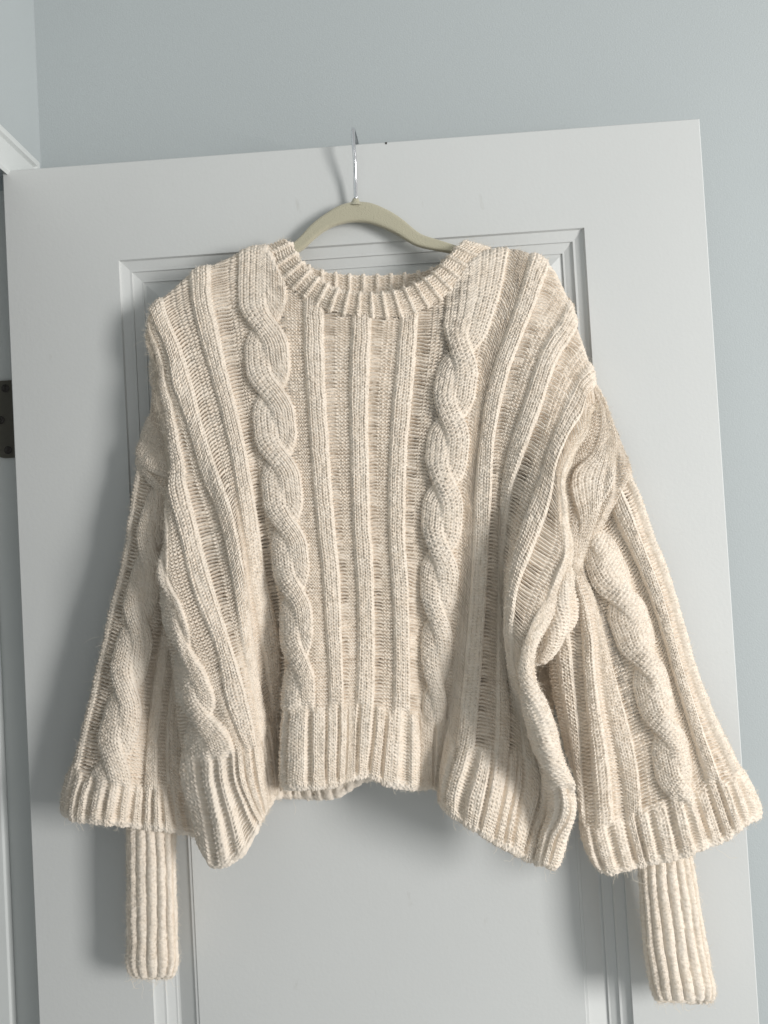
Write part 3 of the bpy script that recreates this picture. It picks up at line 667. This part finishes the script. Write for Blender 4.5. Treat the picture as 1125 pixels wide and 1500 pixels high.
# ---- right sleeve
sgR, uR = seq([('rib', 3, {}), ('purl', 2, {'lad': 0}), ('rib', 3, {}), ('purl', 2, {'lad': 0}), ('rib', 4, {}), ('purl', 3, {'lad': 0.3}),
               ('cable', 8, dict(per=19.5, v0=15.4, h=4.3)), ('purl', 2, {'lad': 0}), ('rib', 4, {'h': 4.4}), ('purl', 2.5, {'lad': 0.6}), ('rib', 2.5, {'h': 3.6})])
sr = [
 (uR[0], [(796,880,5.6),(798,920,5.6),(800,960,5.6),(806,1010,5.6),(816,1060,5.4),(826,1100,5.2),(838,1140,5.0),(849,1180,4.9)], [(852,1212,4.7),(862,1243,4.7)]),
 (uR[1], [(818,866,6.0),(824,905,6.3),(830,950,6.3),(834,1000,6.1),(839,1060,5.8),(843,1110,5.4),(850,1160,5.6),(856,1200,5.7)], [(864,1238,5.8),(876,1268,5.8)]),
 (uR[2], [(838,852,6.0),(846,880,6.4),(851,930,6.6),(852,1000,6.6),(856,1060,6.4),(860,1110,6.3),(866,1165,6.2),(870,1205,6.2)], [(878,1242,6.3),(891,1277,6.3)]),
 (uR[3], [(844,844,6.3),(858,880,7.0),(869,930,7.2),(873,985,7.1),(880,1040,6.9),(889,1090,6.7),(895,1145,6.5),(899,1198,6.4)], [(907,1238,6.5),(918,1275,6.5)]),
 (uR[4], [(847,840,6.0),(862,872,6.4),(874,925,6.5),(880,975,6.4),(887,1030,6.3),(899,1085,6.2),(911,1145,6.2),(916,1196,6.2)], [(926,1236,6.4),(936,1272,6.4)]),
 (uR[5], [(850,830,5.8),(866,868,5.9),(882,920,6.0),(897,975,6.0),(912,1028,6.0),(926,1080,6.1),(937,1140,6.3),(941,1190,6.5)], [(950,1232,6.7),(958,1266,6.7)]),
 (uR[6], [(846,775,4.6),(864,850,5.4),(888,905,5.5),(907,955,5.7),(926,1008,5.8),(942,1065,6.0),(955,1115,6.2),(968,1180,6.6)], [(978,1222,6.8),(986,1261,6.8)]),
 (uR[6]+4, [(858,748,4.4),(878,815,5.8),(910,872,6.1),(932,925,6.2),(952,985,6.4),(970,1045,6.6),(985,1100,6.7),(1000,1172,6.9)], [(1010,1214,7.0),(1020,1250,7.0)]),
 (uR[7], [(872,728,4.0),(902,795,5.0),(928,846,5.1),(946,890,5.2),(968,955,5.4),(986,1018,5.6),(1003,1075,5.8),(1022,1160,6.2)], [(1036,1204,6.4),(1048,1239,6.4)]),
 (uR[8], [(880,714,3.9),(910,780,5.0),(937,836,5.1),(956,886,5.2),(976,950,5.3),(993,1008,5.5),(1012,1072,5.7),(1034,1150,6.1)], [(1050,1198,6.4),(1062,1234,6.4)]),
 (uR[9], [(904,684,3.4),(928,745,4.9),(952,812,5.0),(972,866,5.1),(991,930,5.2),(1008,992,5.4),(1030,1060,5.6),(1058,1142,6.0)], [(1074,1186,6.3),(1086,1217,6.3)]),
 (uR[10], [(914,676,3.0),(935,737,4.1),(960,808,4.2),(979,860,4.3),(998,924,4.4),(1014,982,4.6),(1042,1056,4.8),(1078,1134,5.2)], [(1092,1174,5.6),(1103,1205,5.6)]),
 (uR[11], [(919,672,2.4),(942,735,3.0),(967,804,3.1),(986,854,3.1),(1006,918,3.2),(1025,976,3.4),(1056,1050,3.6),(1094,1126,4.0)], [(1110,1164,4.4),(1120,1196,4.4)]),
]
gr = [(1.6,.5),(4.2,.6),(7,.7),(9.6,.6),(12.4,.6),(15.2,.6),(18.2,.7),(21.4,.7),(24.0,.6),(27.0,.6),(29.6,.6),(32.2,.6),(34.4,.5)]
patch('sleeve', sr, sgR, hem=([a for a, _ in gr], [b for _, b in gr]), hrows=14, rolls={'left': (0.008, 130), 'right': (0.009, 165), 'bottom': (0.004, 175)}, seed=40, hem_name='sleeve_band')

# ---- dropped shoulder, right
sgE, uE = seq([('purl', 5, {'lad': 0.0}), ('cable', 9, dict(per=34, v0=24, h=3.8, vtop=44)), ('purl', 4, {'lad': 0.0})])
dr = [
 (uE[0], [(846,520,3.0),(862,612,4.4),(846,652,4.8),(830,684,5.2),(822,722,5.6),(822,770,6.0),(832,830,6.2),(840,866,6.0)], None),
 (uE[1], [(858,540,3.0),(880,625,4.6),(866,664,5.2),(840,690,5.6),(830,722,6.0),(832,770,6.2),(838,824,6.2),(846,866,6.0)], None),
 (uE[1]+4.5, [(872,562,3.0),(891,640,4.6),(884,690,5.6),(872,722,6.2),(862,752,6.2),(850,790,6.0),(846,830,6.0),(850,866,5.8)], None),
 (uE[2], [(889,594,3.2),(904,654,4.6),(900,690,5.2),(898,716,6.3),(887,744,6.4),(868,784,6.1),(856,826,5.4),(856,864,5.2)], None),
 (uE[3], [(922,672,3.4),(926,688,3.9),(924,700,4.4),(917,715,5.0),(904,738,5.6),(884,776,5.6),(868,822,5.0),(862,864,4.4)], None),
]
patch('dropped_shoulder', dr, sgE, rolls={'top': (0.009, 120), 'right': (0.004, 140)}, seed=50, split=False)

# ---- gathered underarm of the body
sgG, uG = seq([('cable', 9, dict(per=40, v0=14, h=5.0))])
gg = [
 (0.0, [(828,822,7.6),(806,848,7.6),(791,880,7.4),(785,910,7.2),(781,940,6.8),(776,966,6.0)], None),
 (4.5, [(832,828,8.2),(829,856,9.0),(822,886,9.2),(815,914,9.0),(804,940,8.4),(788,968,7.0)], None),
 (9.0, [(838,834,7.4),(848,862,7.6),(854,890,7.6),(851,914,7.4),(834,932,7.0),(806,958,6.2)], None),
]
patch('underarm', gg, sgG, rolls={'left': (0.006, 150), 'right': (0.008, 150), 'bottom': (0.006, 150)}, seed=55, split=False)

# ---- cuffs
def cuff(P, n, seed, rows_px=5.6):
    """P: (x, y, d_cm, half width px, half depth m) down the cuff; n ribs all round"""
    P = np.array(P, float); L = np.r_[0, np.cumsum(np.hypot(np.diff(P[:, 0]), np.diff(P[:, 1])))]
    nr = int(L[-1] / rows_px * 5); q = hermite(L, P, np.linspace(0, L[-1], nr), False)
    nc = n * 11; th = np.linspace(0, 2 * np.pi, nc + 1)
    vv = ((L[-1] - np.linspace(0, L[-1], nr)) / rows_px)[:, None] + 0 * th[None]
    uu = (th / (2 * np.pi) * n)[None, :] + 0 * vv
    tilt = q[:, 5] if P.shape[1] > 5 else np.zeros(nr)
    st = np.sign(np.sin(th)) * np.abs(np.sin(th))**0.8
    X = q[:, 0:1] + q[:, 3:4] * -np.cos(th)[None]
    D = q[:, 2:3] * 0.01 + q[:, 4:5] * st[None]
    Y = q[:, 1:2] + 0 * X + tilt[:, None] * -np.cos(th)[None]
    G = at(X, Y, D)
    G = G + gridnorm(G) * (0.0012 * vnoise(uu * 0.5, vv * 0.12, seed + 9, 3))[..., None]
    G[..., 2] += (0.0022 * vnoise(uu * 0.35, vv * 0.0, seed + 31)) * sst(30, 0, vv)
    E = roll_rows(G, 0.0035, math.radians(170), 10, 'last')
    G = np.concatenate([G, E], 0); vv = np.concatenate([vv, vv[-1][None] - (np.arange(10) + 1)[:, None] * 0.25], 0); uu = np.concatenate([uu, np.repeat(uu[-1:], 10, 0)], 0)
    wv = uu + 0.12 * vnoise(uu * 0.8, vv * 0.14, seed, 2) + 0.012 * np.sin(vv * 2 * np.pi * 0.5 + 7 * np.floor(uu))
    c = wv - np.floor(wv); s = np.abs(2 * c - 1)
    leg = np.sqrt(np.clip(1 - (s / 0.94)**2, 0, 1)); leg = leg + (0.7 - leg) * (1 - sst(-1.5, 1.5, vv)) * 0.7
    plait = 0.5 + 0.5 * np.cos(2 * np.pi * (vv + 0.25 * vnoise(uu, vv * 0.5, seed + 3) - 0.42 * (2 * c - 1) * np.sign(np.sin(2 * np.pi * 0.5 * vv + 1.5))))
    H = 0.32 * leg * knit(c + 0.25, vv * 1.0 + 0.5 * vnoise(uu * 0.9, vv * 0.4, seed + 12)) + 0.45 * vnoise(uu * 2.5, vv * 1.7, seed + 13, 2) + leg * (2.4 + 0.05 * plait * (1 + 0.3 * vnoise(uu * 1.1, vv * 0.7, seed + 4))) + (1 - leg) * (-0.6)
    return build_grid('cuff', G, H, [('cuff', [(0, H.shape[0] - 1, 0, nc)])], sweater)
cuff([(221,1170,3.4,33,0.011),(221,1220,3.4,33,0.011),(222,1300,3.3,33,0.012),(223,1380,3.2,34,0.012),(223,1418,3.2,34,0.012),(223,1427,3.2,31,0.010)], 14, 70)
cuff([(970,1210,4.6,36,0.013),(976,1275,4.6,38,0.013),(985,1350,4.5,42,0.014),(995,1420,4.4,44,0.014),(1001,1452,4.3,43,0.014),(1002,1460,4.3,41,0.011)], 16, 80)

# ---- collar
def collar_front():
    inner = [(416,347,3.6),(424,353,4.8),(430,364,5.4),(437,376,5.9),(447,389,6.4),(459,401,6.7),(473,412,7.0),(491,421,7.2),(513,427,7.3),(537,429,7.4),(560,428,7.4),(580,425,7.3),(600,419,7.2),(616,411,7.1),(628,403,6.9),(641,393,6.6),(652,381,6.2),(662,369,5.6),(674,357,4.8),(684,351,3.6)]
    outer = [(377,362,3.6),(385,368,4.8),(392,388,5.6),(407,405,6.3),(423,421,6.7),(444,438,7.0),(461,449,7.1),(481,457,7.2),(508,463,7.3),(532,467,7.3),(556,468,7.3),(581,467,7.2),(610,460,7.2),(630,450,7.1),(646,441,7.0),(662,430,6.8),(677,415,6.6),(690,400,6.2),(703,382,5.6),(715,367,4.8),(724,361,3.6)]
    n = 24; I = resample(inner, n); O = resample(outer, n); W_ = 3.0
    L = []; ntot = 20 * W_
    for k in range(n):
        a, b = I[k], O[k]; m = (a + b) / 2; m = np.array([m[0], m[1], m[2] + 0.12])
        L.append((ntot * k / (n - 1), [(a[0], a[1], a[2] - 0.3), (m[0], m[1], m[2] - 0.35), (b[0], b[1], b[2] - 0.95)], None))
    sg = []
    u = 0.0
    while u < ntot - 0.1:
        sg.append((u, u + 1.95, 'purl', {'lad': 0, 'A': 0.6})); sg.append((u + 1.95, min(u + 3.0, ntot), 'rib', {'h': 1.3})); u += 3.0
    patch('collar', L, sg, rolls={'top': (0.0035, 165), 'bottom': (0.0018, 80), 'left': (0.003, 120), 'right': (0.003, 120)}, seed=90, split=False, wob=0.0006, wres=8, rres=6, label='front of the ribbed crew neck collar')
def collar_back():
    tp = [(424,366,0.9),(436,378,0.85),(448,387,0.8),(462,393,0.8),(484,399,0.8),(512,402,0.8),(540,403,0.8),(570,402,0.8),(600,400,0.8),(622,396,0.8),(642,387,0.8),(656,376,0.85),(668,366,0.9)]
    bt = [(x, y + 50, d + 0.3) for x, y, d in tp]
    n = 16; I = resample(tp, n); O = resample(bt, n); L = []; ntot = 13 * 3.0
    for k in range(n): L.append((ntot * k / (n - 1), [tuple(I[k]), tuple((I[k] + O[k]) / 2), tuple(O[k])], None))
    sg = []; u = 0.0
    while u < ntot - 0.1:
        sg.append((u, u + 1.95, 'purl', {'lad': 0, 'A': 0.6})); sg.append((u + 1.95, u + 3.0, 'rib', {'h': 1.2})); u += 3.0
    patch('collar', L, sg, rolls={'top': (0.0022, 170)}, seed=95, split=False, wob=0.0006, wres=8, rres=6, label='back of the ribbed collar, its inside showing through the neck opening')
collar_front(); collar_back()

# ---- mohair fuzz: fine fibres standing off the knit
def fuzz(nf=210000):
    P = np.concatenate([f[0] for f in FUZ]); N = np.concatenate([f[1] for f in FUZ]); T = np.concatenate([f[2] for f in FUZ])
    r = np.random.default_rng(5)
    i = r.integers(0, len(P), nf); p = P[i]; n = N[i]; t = T[i]; b = np.cross(n, t)
    th = r.normal(0, 1.0, nf) + (r.random(nf) < 0.5) * np.pi
    d = t * np.cos(th)[:, None] + b * np.sin(th)[:, None]
    L = r.gamma(2.6, 0.00095, nf) + 0.0008; long = r.random(nf) < 0.004; L[long] *= 3.0
    lift = r.uniform(0.12, 0.75, nf)
    K = 5; s = np.linspace(0, 1, K)
    curl = r.normal(0, 0.7, nf); side = np.cross(n, d)
    pts = np.empty((nf, K, 3))
    for k in range(K):
        a = s[k]
        pts[:, k] = p + d * (L * a)[:, None] + n * (L * lift * (a - 0.35 * a * a))[:, None] + side * (L * curl * a * a * 0.5)[:, None]
        pts[:, k, 2] -= np.where(long, L * 0.35 * a * a, 0)
    cv = bpy.data.hair_curves.new('fuzz'); cv.add_curves([K] * nf)
    cv.attributes['position'].data.foreach_set('vector', pts.astype(np.float32).ravel()) if 'position' in cv.attributes else None
    ra = cv.attributes.get('radius') or cv.attributes.new('radius', 'FLOAT', 'POINT')
    rr = np.repeat((0.00006 + 0.00005 * r.random(nf))[:, None], K, 1) * (1 - 0.6 * s)[None]
    ra.data.foreach_set('value', rr.astype(np.float32).ravel())
    cv.materials.append(M_fuzz)
    o = bpy.data.objects.new('fuzz', cv); COL.objects.link(o); o.parent = sweater; tag(o, kind='stuff')
fuzz()
def strays(n=240):
    r = np.random.default_rng(12); K = 14; out = []
    for i in range(n):
        P, N = EDGE[r.integers(0, len(EDGE))]
        k = r.integers(0, len(P)); p = P[k].copy(); d = np.array([r.normal(0, 0.5), -abs(r.normal(0.15, 0.25)), -1.0 + r.normal(0, 0.4)]); d /= np.linalg.norm(d)
        L = r.gamma(2.2, 0.0035) + 0.002; b = np.cross(d, [0, 1, 0]); b /= np.linalg.norm(b) + 1e-9; cur = r.normal(0, 1.6) * (1.5 if r.random() < 0.2 else 1); ph = r.random() * 6
        q = [p]
        for j in range(K - 1):
            a = cur * (j / K) + 0.35 * math.sin(ph + j * 0.9)
            dd = d * math.cos(a) + b * math.sin(a); q.append(q[-1] + dd * L / K)
        out.append(q)
    pts = np.array(out)
    cv = bpy.data.hair_curves.new('loose_fibres'); cv.add_curves([K] * n)
    cv.attributes['position'].data.foreach_set('vector', pts.astype(np.float32).ravel())
    ra = cv.attributes.get('radius') or cv.attributes.new('radius', 'FLOAT', 'POINT')
    ra.data.foreach_set('value', np.repeat((0.00008 + 0.00006 * r.random(n))[:, None], K, 1).astype(np.float32).ravel())
    cv.materials.append(M_fuzz)
    o = bpy.data.objects.new('loose_fibres', cv); COL.objects.link(o); o.parent = sweater; tag(o, kind='stuff')
strays()
